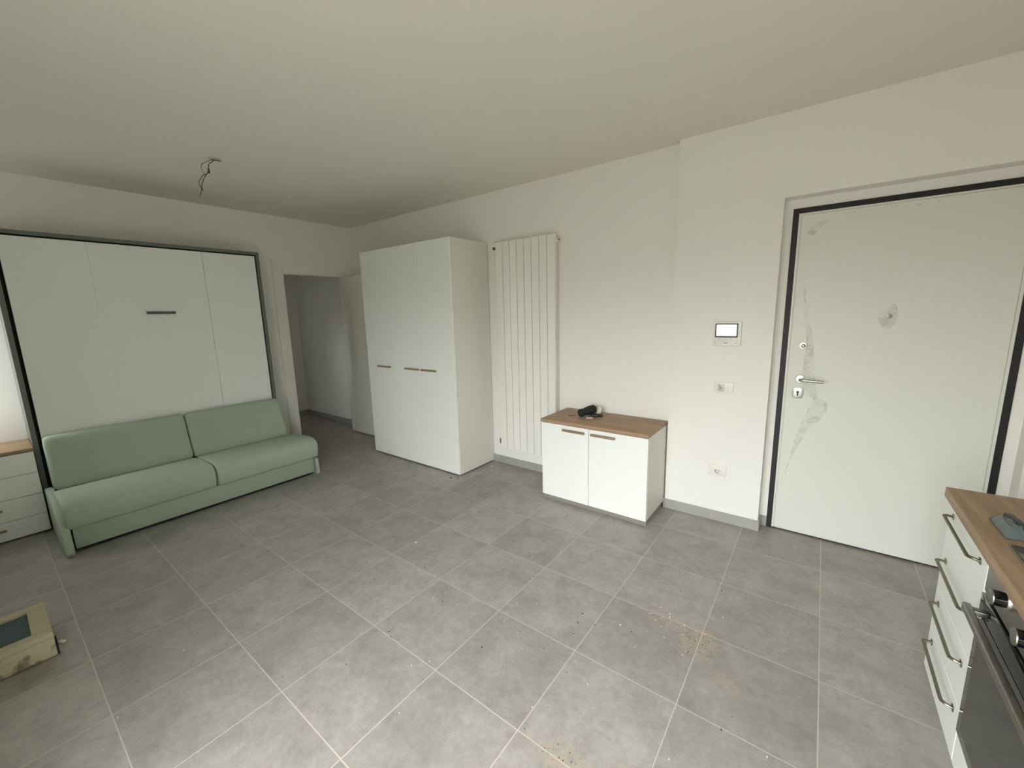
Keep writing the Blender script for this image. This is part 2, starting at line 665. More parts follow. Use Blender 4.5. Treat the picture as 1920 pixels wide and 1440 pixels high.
# interior door: casing and the leaf swung open into the room
d2 = bpy.data.objects.new('door_2', None)
COL.objects.link(d2)
d2.location = (XL, DY1, 0)
d2['kind'] = 'structure'
cz = MB()
cz.prism([(1.600, 0), (1.712, 0), (1.712, 2.186), (1.704, 2.196), (1.600, 2.196)], 'x', XL, XL + 0.014, 0.002, 2)
cz.build('casing', CREAM, d2)
MB().prism([(1.716, DZ), (2.56, DZ), (2.56, 2.150), (1.716, 2.150)], 'x', XL, XL + 0.008, 0.002, 2).build('head_casing', CREAM, d2)
MB().box(XL, XL + 0.014, DY1 + 0.002, 2.56, 0, DZ - 0.001, 0.002).build('casing', CREAM, d2)
jb = MB()
jb.box(XL - 0.10, XL - 0.001, DY0, DY0 + 0.012, 0, DZ)
jb.box(XL - 0.10, XL - 0.001, DY0 + 0.012, DY1 - 0.012, DZ - 0.012, DZ)
jb.box(XL - 0.10, XL - 0.001, DY1 - 0.012, DY1, 0, DZ)
jb.build('jamb', CREAM, d2, smooth=False)
lf = MB().box(XL - 0.055, XL + 0.70, 2.434, 2.470, 0.012, DZ - 0.016, 0.003).build('leaf', CREAM, d2)
hg = MB()
for z in (0.30, 1.80):
    hg.cyl((XL + 0.018, 2.478, z), (XL + 0.018, 2.478, z + 0.09), 0.007)
hg.build('hinge', NICKEL, d2)

# ------------------------------------------------------------------ armoured entry door
d1 = bpy.data.objects.new('door_1', None)
COL.objects.link(d1)
d1.location = (FX0, YD, 0)
d1['kind'] = 'structure'
fr = MB()
b_ = 0.031
fr.box(FX0, FX0 + b_, YD - 0.008, YD + 0.05, 0, FZ)
fr.box(FX1 - b_, FX1, YD - 0.008, YD + 0.05, 0, FZ)
fr.box(FX0 + b_, FX1 - b_, YD - 0.008, YD + 0.05, FZ - 0.030, FZ)
tag(fr.build('door_frame', BROWN, d1, smooth=False), 'dark brown steel frame')
MB().box(FX0 + b_, FX1 - b_, YD + 0.004, YD + 0.06, 0.0, 0.010).build('threshold', BROWN, d1, smooth=False)
LX0, LX1, LZ0, LZ1 = FX0 + b_ + 0.001, FX1 - b_ - 0.001, 0.012, FZ - 0.032
YLF = YD - 0.012
MB().box(LX0, LX1, YLF + 0.006, YD + 0.05, LZ0, LZ1, 0.001, 1).build('leaf', DOORW, d1, smooth=False)
eb = MB()
eb.box(LX0, LX0 + 0.013, YLF, YLF + 0.006, LZ0, LZ1 , 0.001, 1)
eb.box(LX1 - 0.013, LX1, YLF, YLF + 0.006, LZ0, LZ1, 0.001, 1)
eb.box(LX0 + 0.013, LX1 - 0.013, YLF, YLF + 0.006, LZ1 - 0.010, LZ1, 0.001, 1)
eb.build('edge_trim', DOORW, d1, smooth=False)
YL = YLF + 0.006
MB().box(LX0 + 0.0155, LX1 - 0.0155, YLF + 0.001, YL, LZ0 , LZ1 - 0.0125, 0.0015, 1).build('panel', DOORW, d1, smooth=False)
YP = YLF + 0.001
# lever handle
hd = MB()
hx, hz = 2.952, 1.074
hd.cyl((hx, YP, hz), (hx, YP - 0.008, hz), 0.026, bev=0.002, seg=32)
h = hd.build('handle', CHROME, d1)
lv = MB()
lv.tube(spline([(hx, YP - 0.006, hz), (hx, YP - 0.035, hz), (hx + 0.006, YP - 0.048, hz), (hx + 0.03, YP - 0.053, hz), (hx + 0.075, YP - 0.053, hz - 0.002), (hx + 0.122, YP - 0.050, hz - 0.003)], 5), 0.0095, 12)
lv.build('lever', CHROME, h)
# cylinder escutcheon
ec = MB()
ex, ez = 2.945, 0.983
pts = []
for k in range(32):
    a = 2 * math.pi * k / 32
    ca, sa = math.cos(a), math.sin(a)
    pts.append((ex + 0.029 * math.copysign(abs(ca) ** 0.55, ca), ez + 0.036 * math.copysign(abs(sa) ** 0.55, sa)))
ec.prism(pts, 'y', YP - 0.008, YP, 0.002, 2)
e_ = ec.build('escutcheon', CHROME, d1)
kh = MB()
kh.cyl((ex, YP - 0.0085, ez + 0.006), (ex, YP - 0.0100, ez + 0.006), 0.0085)
kh.box(ex - 0.0045, ex + 0.0045, YP - 0.0100, YP - 0.0085, ez - 0.018, ez + 0.004, 0.001)
kh.build('keyhole', mat('keyhole_dark', (70, 66, 60), 0.4, metal=0.8), e_)
# upper thumb turn
ut = MB()
ut.cyl((2.951, YP, 1.292), (2.951, YP - 0.006, 1.292), 0.022, bev=0.0015, seg=32)
u_ = ut.build('thumb_lock', CHROME, d1)
MB().cyl((2.951, YP - 0.006, 1.292), (2.951, YP - 0.020, 1.292), 0.013, 0.011, bev=0.002).build('knob', NICKEL, u_)
# peephole under wrinkled film
pp = MB()
pp.cyl((3.343, YP, 1.474), (3.343, YP - 0.005, 1.474), 0.014, bev=0.001)
pp.build('peephole', mat('peephole_metal', (150, 148, 138), 0.35, metal=0.7), d1)


def film_patch(outline, zoff, seed, name, nx=30, nz=22, amp=0.008, creases=6, material=None):
    """a crinkled sheet clipped to an outline given as rows (z, xleft, xright)"""
    rnd = random.Random(seed)
    bm = bmesh.new()
    cr_ = [(rnd.uniform(-1, 1), rnd.uniform(0, 6.28), rnd.uniform(18, 70), rnd.uniform(0.3, 1)) for _ in range(creases)]
    rows = []
    for j in range(nz + 1):
        t = j / nz * (len(outline) - 1)
        i = min(int(t), len(outline) - 2)
        f = t - i
        z = outline[i][0] * (1 - f) + outline[i + 1][0] * f
        xa = outline[i][1] * (1 - f) + outline[i + 1][1] * f
        xb = outline[i][2] * (1 - f) + outline[i + 1][2] * f
        row = []
        for k in range(nx + 1):
            x = xa + (xb - xa) * k / nx
            yy = 0
            for sl_, ph, fr_, am in cr_:
                yy += abs(math.sin((x + sl_ * 0.4 * z) * fr_ + ph)) * am
            yy = yy / creases * amp + zoff
            row.append(bm.verts.new((x, YP - yy, z)))
        rows.append(row)
    for A, B in zip(rows, rows[1:]):
        for k in range(nx):
            bm.faces.new((A[k], A[k + 1], B[k + 1], B[k]))
    mb = MB()
    mb.bm.free()
    mb.bm = bm
    return mb.build(name, material or FILM, d1, angle=180)


film_patch([(1.80, 2.925, 2.930), (1.62, 2.928, 2.936), (1.46, 2.940, 2.962), (1.36, 2.962, 2.996), (1.28, 2.968, 3.004), (1.18, 2.962, 3.018),
            (1.06, 2.960, 3.030), (1.02, 2.968, 3.040), (0.965, 3.010, 3.050)], 0.003, 3, 'protective_film', nz=44, amp=0.020)
film_patch([(0.965, 3.030, 3.050), (0.93, 3.022, 3.105), (0.88, 3.008, 3.108), (0.82, 2.990, 3.075), (0.72, 2.962, 3.010), (0.60, 2.940, 2.966),
            (0.50, 2.925, 2.936), (0.42, 2.916, 2.918)], 0.004, 5, 'protective_film', nz=36, amp=0.018)
film_patch([(1.545, 3.350, 3.362), (1.52, 3.312, 3.372), (1.49, 3.292, 3.380), (1.45, 3.296, 3.378), (1.42, 3.312, 3.366), (1.40, 3.328, 3.345)], 0.006, 11, 'protective_film', nz=18, amp=0.016, creases=9)
film_patch([(2.055, 2.990, 3.02), (2.03, 2.955, 3.00), (2.00, 2.915, 2.975), (1.975, 2.925, 2.95)], 0.002, 13, 'protective_film', nz=10, amp=0.008)
bb = MB()
rb = random.Random(2)
for k in range(30):
    x = rb.gauss(3.27, 0.09)
    if 3.0 < x < 3.6:
        z = 2.078 + rb.uniform(-0.006, 0.006)
        r = rb.uniform(0.0012, 0.0042)
        bb.cyl((x, YP, z), (x, YP - 0.003, z + rb.uniform(-0.004, 0.004)), r, r * 0.5, seg=8)
o = bb.build('film_bubbles', film_material('film_bubbles', 0.7, 0.1, (240, 240, 234)), d1)

# ------------------------------------------------------------------ wall fittings
ic = thing('intercom', 'white video intercom with shiny square screen on the wall beside the entry door', 'intercom', (2.525, YJ, 1.288))
MB().box(2.440, 2.610, YJ - 0.020, YJ, 1.288, 1.453, 0.004, 3).build('body', WPLAST, ic)
MB().box(2.451, 2.590, YJ - 0.0235, YJ - 0.020, 1.346, 1.440, 0.001, 1).build('screen_bezel', BLACK, ic, smooth=False)
s_ = MB()
s_.box(2.459, 2.582, YJ - 0.0245, YJ - 0.0235, 1.356, 1.433)
s_.build('screen', SHINY, ic, smooth=False)
PRINT = mat('grey_print', (120, 118, 112), 0.6)
for x0_, x1_, z0_, z1_ in ((2.478, 2.488, 1.331, 1.333), (2.514, 2.524, 1.331, 1.333), (2.550, 2.560, 1.331, 1.333), (2.508, 2.532, 1.306, 1.310), (2.452, 2.456, 1.306, 1.310), (2.577, 2.585, 1.306, 1.309)):
    MB().box(x0_, x1_, YJ - 0.0208, YJ - 0.0198, z0_, z1_).build('button', PRINT, ic, smooth=False)
MB().box(2.447, 2.602, YJ - 0.0204, YJ - 0.0199, 1.3215, 1.3222).build('groove', mat('grey_groove', (150, 148, 140), 0.7), ic, smooth=False)

sw = thing('light_switch', 'white wall switch plate with clear rocker under the intercom', 'light switch', (2.525, YJ, 0.955))
MB().box(2.466, 2.584, YJ - 0.009, YJ, 0.955, 1.034, 0.003, 3).build('plate', WPLAST, sw)
MB().box(2.488, 2.524, YJ - 0.012, YJ - 0.009, 0.970, 1.019, 0.002).build('module', mat('grey_module', (196, 194, 186), 0.3), sw)
MB().box(2.526, 2.550, YJ - 0.0135, YJ - 0.009, 0.970, 1.019, 0.002).build('rocker', WPLAST, sw)
MB().cyl((2.506, YJ - 0.0120, 0.996), (2.506, YJ - 0.0132, 0.996), 0.009).build('lens', mat('grey_lens', (150, 148, 142), 0.3), sw)

so = thing('power_socket', 'white power socket plate low on the wall above the grey skirting', 'power socket', (2.518, YJ, 0.345))
MB().box(2.456, 2.577, YJ - 0.009, YJ, 0.345, 0.424, 0.003, 3).build('plate', WPLAST, so)
MB().box(2.488, 2.545, YJ - 0.0115, YJ - 0.009, 0.359, 0.410, 0.002).build('module', WPLAST, so)
hh = MB()
hh.tube([(2.502, YJ - 0.0125, 0.392), (2.506, YJ - 0.0125, 0.377), (2.516, YJ - 0.0125, 0.368), (2.528, YJ - 0.0125, 0.370)], 0.0022, 6)
hh.cyl((2.510, YJ - 0.0115, 0.392), (2.510, YJ - 0.0128, 0.392), 0.0032)
hh.cyl((2.530, YJ - 0.0115, 0.386), (2.530, YJ - 0.0128, 0.386), 0.0032)
hh.cyl((2.520, YJ - 0.0115, 0.389), (2.520, YJ - 0.0128, 0.389), 0.0022)
hh.build('contact_holes', mat('socket_dark', (60, 58, 55), 0.5), so)

# ------------------------------------------------------------------ bare ceiling wires
cw = thing('ceiling_wires', 'bare wires and hook hanging from the ceiling where a lamp is missing', 'wires', (-0.516, 0.68, 2.68))
MB().cyl((-0.516, 0.68, 2.6725), (-0.516, 0.68, 2.680), 0.030, 0.038, seg=24).build('ceiling_plug', mat('plug_white', (190, 188, 172), 0.6), cw)
WG = mat('wire_dark', (84, 86, 66), 0.5)
WGR = mat('wire_green', (140, 150, 124), 0.5)
wg = MB()
wg.tube(spline([(-0.521, 0.660, 2.670), (-0.516, 0.68, 2.667), (-0.503, 0.718, 2.668)], 4), 0.0026, 6)
wg.build('hook', mat('hook_metal', (60, 58, 44), 0.5), cw)
w1 = MB()
w1.tube(spline([(-0.516, 0.68, 2.675), (-0.521, 0.666, 2.656), (-0.530, 0.645, 2.635), (-0.531, 0.640, 2.600), (-0.535, 0.628, 2.570), (-0.540, 0.612, 2.545),
                (-0.544, 0.598, 2.515), (-0.547, 0.590, 2.486), (-0.548, 0.589, 2.462), (-0.545, 0.594, 2.452)], 5), 0.0028, 6)
w1.build('wire', WG, cw)
w2_ = MB()
w2_.tube(spline([(-0.535, 0.625, 2.565), (-0.541, 0.608, 2.560), (-0.547, 0.592, 2.537), (-0.553, 0.577, 2.510), (-0.552, 0.580, 2.482), (-0.549, 0.586, 2.462),
                 (-0.551, 0.580, 2.440), (-0.554, 0.571, 2.412)], 5), 0.0026, 6)
w2_.build('wire', WG, cw)
w3 = MB()
w3.tube(spline([(-0.518, 0.673, 2.672), (-0.531, 0.636, 2.650), (-0.542, 0.606, 2.628), (-0.545, 0.600, 2.600), (-0.541, 0.610, 2.575), (-0.536, 0.624, 2.566)], 5), 0.0026, 6)
w3.build('wire', WGR, cw)
MB().box(-0.536, -0.530, 0.634, 0.646, 2.575, 2.606, 0.002).build('terminal_block', mat('terminal_dark', (40, 40, 30), 0.5), cw)

# ------------------------------------------------------------------ wall bed
BY0, BY1, BZ, BX = -0.395, 1.338, 2.214, -1.600
wbed = thing('wall_bed', 'large folded-up white wall bed with a dark grey frame above the green sofa', 'wall bed', (-1.78, 0.47, 0))
fr = MB()
T = 0.028
fr.box(XL + 0.002, BX, BY0, BY0 + T, 0.0, BZ)
fr.box(XL + 0.002, BX, BY1 - T, BY1, 0.0, BZ)
fr.box(XL + 0.002, BX, BY0 + T, BY1 - T, BZ - T, BZ)
tag(fr.build('frame', GREY, wbed, smooth=False), 'dark grey outer frame')
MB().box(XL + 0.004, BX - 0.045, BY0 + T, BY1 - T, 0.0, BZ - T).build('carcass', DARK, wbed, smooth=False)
px = [BY0 + T + 0.021, 0.097, 0.853, BY1 - T - 0.010]
for a, b, g0, g1 in ((px[0], px[1], 0, 0.0003), (px[1], px[2], 0.0003, 0.001), (px[2], px[3], 0.001, 0)):
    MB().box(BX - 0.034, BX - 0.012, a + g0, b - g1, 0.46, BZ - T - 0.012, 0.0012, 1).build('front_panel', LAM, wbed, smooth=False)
sb = MB().box(BX - 0.013, BX - 0.0115, 0.0955, 0.0985, 0.46, 1.62)
tag(sb.build('joint_strip', mat('joint_white', (248, 248, 240), 0.5), wbed, smooth=False), 'pale joint strip')
hb = MB()
hb.box(BX - 0.012, BX + 0.018, 0.392, 0.402, 1.616, 1.628)
hb.box(BX - 0.012, BX + 0.018, 0.570, 0.580, 1.616, 1.628)
hb.box(BX + 0.010, BX + 0.020, 0.386, 0.586, 1.612, 1.633, 0.002)
tag(hb.build('handle', HGREY, wbed), 'dark grey bar handle')

# ------------------------------------------------------------------ sofa
sofa = thing('sofa', 'pale sage green two-seat sofa in front of the wall bed', 'sofa', (-1.2, 0.48, 0))
SEAT = [(-1.42, 0.185), (-1.42, 0.335), (-1.30, 0.352), (-1.12, 0.368), (-0.99, 0.374), (-0.925, 0.366), (-0.880, 0.342), (-0.862, 0.300),
        (-0.866, 0.245), (-0.878, 0.195), (-0.893, 0.172), (-0.95, 0.168)]
BACK = [(-1.510, 0.315), (-1.590, 0.315), (-1.592, 0.60), (-1.588, 0.680), (-1.572, 0.712), (-1.540, 0.722), (-1.508, 0.710), (-1.486, 0.670), (-1.445, 0.53),
        (-1.400, 0.39), (-1.388, 0.345), (-1.398, 0.315)]


def cushion(name, prof, y0, y1, puff, rnd):
    n = 22
    t = bmesh.new()
    k = len(prof)
    cx = sum(p[0] for p in prof) / k
    cz_ = sum(p[1] for p in prof) / k
    rows = []
    for i in range(n + 1):
        f = i / n
        f = 0.5 - 0.5 * math.cos(math.pi * f)
        y = y0 + (y1 - y0) * f
        d = min(y - y0, y1 - y)
        e_ = 1.0
        if d < rnd:
            e_ = math.sqrt(max(0.0, 1 - (1 - d / rnd) ** 2))
        sh = rnd * (1 - e_)
        row = []
        for (x, z) in prof:
            vx, vz = x - cx, z - cz_
            L = math.hypot(vx, vz)
            L2 = max(L - sh, 0.3 * L)
            bul = 1 + puff * math.sin(math.pi * f) ** 0.5 if 0 < f < 1 else 1
            row.append(t.verts.new((cx + vx / L * L2 * bul, y, cz_ + vz / L * L2 * bul)))
        rows.append(row)
    for A, B in zip(rows, rows[1:]):
        for q in range(k):
            t.faces.new((A[q], A[(q + 1) % k], B[(q + 1) % k], B[q]))
    t.faces.new(rows[0][::-1])
    t.faces.new(rows[-1])
    bmesh.ops.recalc_face_normals(t, faces=t.faces[:])
    mb = MB()
    mb.bm.free()
    mb.bm = t
    o = mb.build(name, SAGE, sofa, angle=80)
    s = o.modifiers.new('sub', 'SUBSURF')
    s.levels = 1
    s.render_levels = 2
    return o


cushion('back_cushion', BACK, -0.352, 0.503, 0.012, 0.030)
cushion('back_cushion', BACK, 0.507, 1.320, 0.012, 0.030)
cushion('seat_cushion', SEAT, -0.368, 0.505, 0.010, 0.024)
cushion('seat_cushion', SEAT, 0.509, 1.372, 0.010, 0.024)
MB().box(-1.45, -0.905, -0.338, 1.326, 0.028, 0.178, 0.006).build('base', SAGED, sofa)
ARM = [(-1.50, 0.0), (-0.900, 0.0), (-0.862, 0.006), (-0.846, 0.030), (-0.850, 0.085), (-0.872, 0.170), (-0.905, 0.225), (-0.96, 0.262), (-1.10, 0.305), (-1.30, 0.345),
       (-1.44, 0.352), (-1.50, 0.34)]
MB().prism(ARM, 'y', -0.394, -0.348, 0.014, 4).build('side_panel', SAGE, sofa)
ARMR = [(-1.50, 0.0), (-0.905, 0.0), (-0.882, 0.010), (-0.876, 0.04), (-0.882, 0.12), (-0.890, 0.165), (-1.50, 0.165)]
MB().prism(ARMR, 'y', 1.334, 1.366, 0.010, 4).build('side_panel', SAGE, sofa)
MB().box(-1.45, -0.94, -0.30, 1.29, 0.0, 0.027).build('plinth', DARK, sofa, smooth=False)

# ------------------------------------------------------------------ drawer chest on the far left
ch = thing('drawer_chest', 'low white chest of four drawers with oak top left of the wall bed', 'chest of drawers', (-1.75, -0.8, 0))
CX, CY0, CY1, CH = -1.530, -0.985, -0.402, 0.655
MB().box(XL + 0.005, CX - 0.020, CY0, CY1, 0.03, CH - 0.024, 0.001, 1).build('body', LAMS, ch, smooth=False)
tag(MB().box(XL + 0.003, CX + 0.002, CY0 - 0.004, CY1 + 0.004, CH - 0.024, CH, 0.002).build('top', OAKC, ch), 'oak top')
MB().box(XL + 0.02, CX - 0.035, CY0 + 0.01, CY1 - 0.01, 0.0, 0.03).build('plinth', OAKC, ch, smooth=False)
zs = [0.012, 0.150, 0.308, 0.470, CH - 0.026]
for a, b in zip(zs, zs[1:]):
    dr = MB().box(CX - 0.019, CX, CY0, CY1, a + 0.0015, b - 0.0015, 0.001, 1).build('drawer', LAM, ch, smooth=False)
    zc = (a + b) / 2 + 0.010
    tag(MB().box(CX, CX + 0.016, -0.80, -0.605, zc - 0.008, zc + 0.008, 0.003).build('handle', OAKC, dr), 'oak bar handle')

# ------------------------------------------------------------------ wardrobe
wr = thing('wardrobe', 'tall white three-door wardrobe against the back wall beside the radiator', 'wardrobe', (-0.32, 2.36, 0))
WX0, WX1, WY, WZ = -1.000, 0.358, 2.097, 2.222
MB().box(WX0, WX1, WY + 0.022, YB - 0.012, 0.012, WZ, 0.001, 1).build('body', LAMS, wr, smooth=False)
MB().box(WX0 + 0.02, WX1 - 0.02, WY + 0.04, YB - 0.03, 0.0, 0.012).build('plinth', DARK, wr, smooth=False)  # near-black filler, paints the shaded gap under the wardrobe
dxs = [WX0, -0.553, -0.103, WX1]
hxs = [(-0.820, -0.592), (-0.356, -0.139), (-0.108, 0.105)]
for (a, b), (ha, hb_) in zip(zip(dxs, dxs[1:]), hxs):
    dr = MB().box(a + 0.0012, b - 0.0012, WY, WY + 0.019, 0.014, WZ - 0.001, 0.0012, 1).build('door', LAM, wr, smooth=False)
    tag(MB().box(ha, hb_, WY - 0.020, WY, 1.003, 1.021, 0.005, 3).build('handle', OAKH, dr), 'oak bar handle')

# ------------------------------------------------------------------ radiator
rad = thing('radiator', 'tall white column radiator on the back wall right of the wardrobe', 'radiator', (0.85, YB, 0.19))
xs = [0.530 + 0.0808 * i for i in range(9)]
RY = YB - 0.098
for a, b in zip(xs, xs[1:]):
    q = MB()
    g = 0.0028
    q.box(a + g, b - g, RY, RY + 0.030, 0.205, 2.195, 0.0012, 1)
    q.box((a + b) / 2 - 0.004, (a + b) / 2 + 0.004, RY + 0.028, RY + 0.082, 0.215, 2.185)
    q.box(a + 0.010, b - 0.010, RY + 0.058, RY + 0.062, 0.225, 2.175)
    q.box(a + 0.012, b - 0.012, RY + 0.080, RY + 0.084, 0.225, 2.175)
    q.cyl((a + 0.0005, RY + 0.040, 2.150), (b - 0.0005, RY + 0.040, 2.150), 0.020)
    q.cyl((a + 0.0005, RY + 0.040, 0.250), (b - 0.0005, RY + 0.040, 0.250), 0.020)
    q.build('column', RAD, rad)
vv = MB()
vv.cyl((0.515, RY + 0.040, 2.150), (0.530, RY + 0.040, 2.150), 0.019)
vv.cyl((0.482, RY + 0.040, 2.150), (0.515, RY + 0.040, 2.150), 0.009)
vv.cyl((0.476, RY + 0.040, 2.150), (0.486, RY + 0.040, 2.150), 0.014)
tag(vv.build('valve', NICKEL, rad), 'grey metal valve')
vv = MB()
vv.cyl((0.505, RY + 0.040, 0.250), (0.530, RY + 0.040, 0.250), 0.012)
vv.cyl((0.500, RY + 0.040, 0.250), (0.500, YB - 0.0005, 0.250), 0.010)
vv.cyl((0.500, RY + 0.040, 0.235), (0.500, RY + 0.040, 0.285), 0.012)
tag(vv.build('valve', NICKEL, rad), 'grey metal valve')
vv = MB()
vv.cyl((1.1765, RY + 0.040, 2.150), (1.190, RY + 0.040, 2.150), 0.021, bev=0.003)
c_ = vv.build('end_cap', WPLAST, rad)
MB().cyl((1.190, RY + 0.040, 2.150), (1.196, RY + 0.040, 2.150), 0.008).build('bleed_screw', NICKEL, c_)
for z in (0.45, 1.95):
    MB().box(0.84, 0.87, RY + 0.0842, YB - 0.0005, z, z + 0.03).build('bracket', RAD, rad, smooth=False)

# ------------------------------------------------------------------ sideboard
sbd = thing('sideboard', 'low white two-door cabinet with an oak top left of the intercom', 'cabinet', (1.70, 2.38, 0))
SX0, SX1, SY, SZ = 1.264, 2.141, 2.160, 0.690
SYB = 2.592
MB().box(SX0, SX1, SY + 0.022, SYB - 0.045, 0.045, SZ - 0.026, 0.001, 1).build('body', LAMS, sbd, smooth=False)
MB().box(SX0, SX1 + 0.002, SYB - 0.043, SYB + 0.018, 0.040, SZ - 0.026, 0.001, 1).build('back_panel', LAMS, sbd, smooth=False)
tag(MB().box(SX0 - 0.010, SX1 + 0.003, SY - 0.004, SYB + 0.018, SZ - 0.025, SZ, 0.002).build('top', OAK, sbd), 'oak top')
tag(MB().box(SX0 + 0.004, SX1 - 0.004, SY + 0.020, SYB - 0.06, 0.0, 0.045).build('plinth', mat('grey_plinth', (138, 134, 126), 0.5), sbd, smooth=False), 'grey plinth')
for a, b, ha, hb_ in ((SX0, 1.684, 1.459, 1.654), (1.686, SX1, 1.703, 1.901)):
    dr = MB().box(a + 0.001, b - 0.001, SY, SY + 0.019, 0.042, SZ - 0.029, 0.0012, 1).build('door', LAM, sbd, smooth=False)
    tag(MB().box(ha, hb_, SY - 0.018, SY, 0.614, 0.632, 0.005, 3).build('handle', OAKH, dr), 'oak bar handle')

# ---- the small things on it
cs = MB()
a, b = Vector((1.505, 2.350, 0.722)), Vector((1.575, 2.500, 0.742))
cs.tube([a + (b - a) * t for t in (0, 0.03, 0.08, 0.2, 0.28, 0.36, 0.5, 0.7, 0.88, 0.96, 1.0)],
        [0.018, 0.028, 0.032, 0.0325, 0.028, 0.031, 0.034, 0.036, 0.036, 0.031, 0.018], 20)
case = cs.build('folding_umbrella', CLOTHD, None, angle=60)
tag(case, 'short black rolled pouch lying on the oak cabinet top', 'pouch')
case.name = 'pouch'
wl_ = MB()
R = Matrix.Rotation(math.radians(38), 3, 'Z')
wl_.box(1.565, 1.655, 2.425, 2.485, 0.690, 0.706, 0.004, 3, rot=R)
wl = wl_.build('wallet', mat('black_leather', (24, 24, 26), 0.5, bump=0.3, bscale=200), None)
tag(wl, 'small black wallet beside the rolled pouch on the cabinet', 'wallet')
kf = thing('key_fob', 'pale lilac key fob in front of the black wallet on the cabinet', 'keys', (1.59, 2.375, 0.69))
R = Matrix.Rotation(math.radians(24), 3, 'Z')
MB().box(1.565, 1.622, 2.348, 2.372, 0.690, 0.700, 0.004, 3, rot=R).build('fob', LILAC, kf)
MB().tube([(1.610 + 0.014 * math.cos(t / 10 * 6.283), 2.398 + 0.014 * math.sin(t / 10 * 6.283), 0.7075) for t in range(11)], 0.0013, 6).build('ring', CHROME, kf)
MB().box(1.585, 1.640, 2.404, 2.412, 0.7065, 0.7085, 0.0008, 1, rot=Matrix.Rotation(math.radians(-20), 3, 'Z')).build('key', CHROME, kf)
wbx = MB()
wbx.box(1.586, 1.620, 2.498, 2.512, 0.691, 0.762, 0.003, 3, rot=Matrix.Rotation(math.radians(14), 3, 'Y') @ Matrix.Rotation(math.radians(-20), 3, 'Z'), piv=(1.603, 2.505, 0.692))
o = wbx.build('card_packet', WPLAST, None)
tag(o, 'small white packet standing upright behind the black pouch', 'packet')
bk = thing('brown_tag', 'small reddish brown leather tag at the left of the black pouch', 'tag', (1.42, 2.36, 0.69))
MB().box(1.405, 1.436, 2.350, 2.372, 0.690, 0.695, 0.002, 2, rot=Matrix.Rotation(math.radians(15), 3, 'Z')).build('leather', RED, bk)
MB().tube(spline([(1.434, 2.364, 0.693), (1.446, 2.372, 0.696), (1.458, 2.376, 0.694), (1.470, 2.374, 0.6925)], 4), 0.0018, 6).build('cord', mat('brown_cord', (74, 50, 40), 0.7), bk)

# ------------------------------------------------------------------ kitchen run
KX = 3.485
KY1 = 1.580
ct = thing('worktop', 'oak-look kitchen worktop at the lower right corner', 'worktop', (3.77, 0.2, 0.812))
MB().box(3.468, XR - 0.003, -0.99, 1.596, 0.812, 0.850, 0.0015, 1).build('slab', OAKY, ct)

ku = thing('kitchen_drawer_unit', 'white kitchen base unit of four drawers with bar handles beside the oven', 'drawer unit', (3.78, 1.35, 0))
KD = 1.122
MB().box(KX + 0.021, XR - 0.02, KD + 0.001, KY1, 0.10, 0.811, 0.001, 1).build('body', KLAM, ku, smooth=False)
MB().box(KX + 0.060, XR - 0.06, KD + 0.002, KY1 - 0.01, 0.0, 0.10).build('plinth', KLAM, ku, smooth=False)
zd = [0.095, 0.274, 0.453, 0.632, 0.808]
hz_ = [0.237, 0.404, 0.584, 0.765]
for (a, b), z in zip(zip(zd, zd[1:]), hz_):
    dr = MB().box(KX, KX + 0.019, KD + 0.0015, KY1 - 0.001, a + 0.0015, b - 0.0015, 0.001, 1).build('drawer', KLAM, ku, smooth=False)
    hn = MB()
    X = KX - 0.026
    hn.tube(spline([(KX, 1.518, z - 0.002), (KX - 0.014, 1.517, z), (X + 0.002, 1.514, z), (X, 1.503, z), (X, 1.42, z), (X, 1.30, z), (X, 1.212, z), (X + 0.003, 1.198, z), (KX - 0.014, 1.190, z), (KX, 1.187, z - 0.002)], 5),
            0.0058, 8, flat=0.75, side=(0, 0, 1))
    hn.box(KX - 0.003, KX, 1.176, 1.196, z - 0.010, z + 0.008, 0.001)
    hn.box(KX - 0.003, KX, 1.508, 1.528, z - 0.010, z + 0.008, 0.001)
    tag(hn.build('handle', NICKEL, dr), 'brushed metal bar handle')

ov = thing('oven', 'built-in black glass oven with steel handle and knobs under the worktop', 'oven', (3.78, 0.82, 0))
OY0, OY1 = 0.520, 1.118
MB().box(KX + 0.030, XR - 0.05, OY0, OY1, 0.215, 0.808).build('body', BLACK, ov, smooth=False)
tag(MB().box(KX, KX + 0.028, OY0, OY1, 0.708, 0.806, 0.0015, 1).build('control_panel', STEEL, ov, smooth=False), 'brushed steel control panel')
dr = MB().box(KX - 0.004, KX + 0.028, OY0, OY1, 0.216, 0.700, 0.002, 2).build('door', GLASSB, ov)
tag(MB().box(KX - 0.0052, KX - 0.0042, OY0 + 0.035, OY1 - 0.035, 0.250, 0.640).build('window', GLASSD, dr, smooth=False), 'grey oven window')
hn = MB()
hn.box(KX - 0.052, KX - 0.034, 0.56, 1.066, 0.660, 0.682, 0.004, 3)
for y in (0.59, 1.045):
    hn.box(KX - 0.036, KX - 0.004, y - 0.012, y + 0.012, 0.664, 0.678, 0.002)
tag(hn.build('handle', STEEL, dr), 'brushed steel bar handle')
for y in (0.945, 0.780, 0.615):
    kn = MB()
    kn.cyl((KX, y, 0.779), (KX - 0.008, y, 0.779), 0.0245, 0.0225, seg=36, bev=0.001)
    kb = tag(kn.build('knob', CHROME, ov), 'chrome and black knob')
    MB().cyl((KX - 0.008, y, 0.779), (KX - 0.030, y, 0.779), 0.0195, 0.0200, seg=36).build('grip', GLASSB, kb)
    MB().cyl((KX - 0.030, y, 0.779), (KX - 0.034, y, 0.779), 0.0205, 0.0195, seg=36, bev=0.001).build('cap', STEEL, kb)

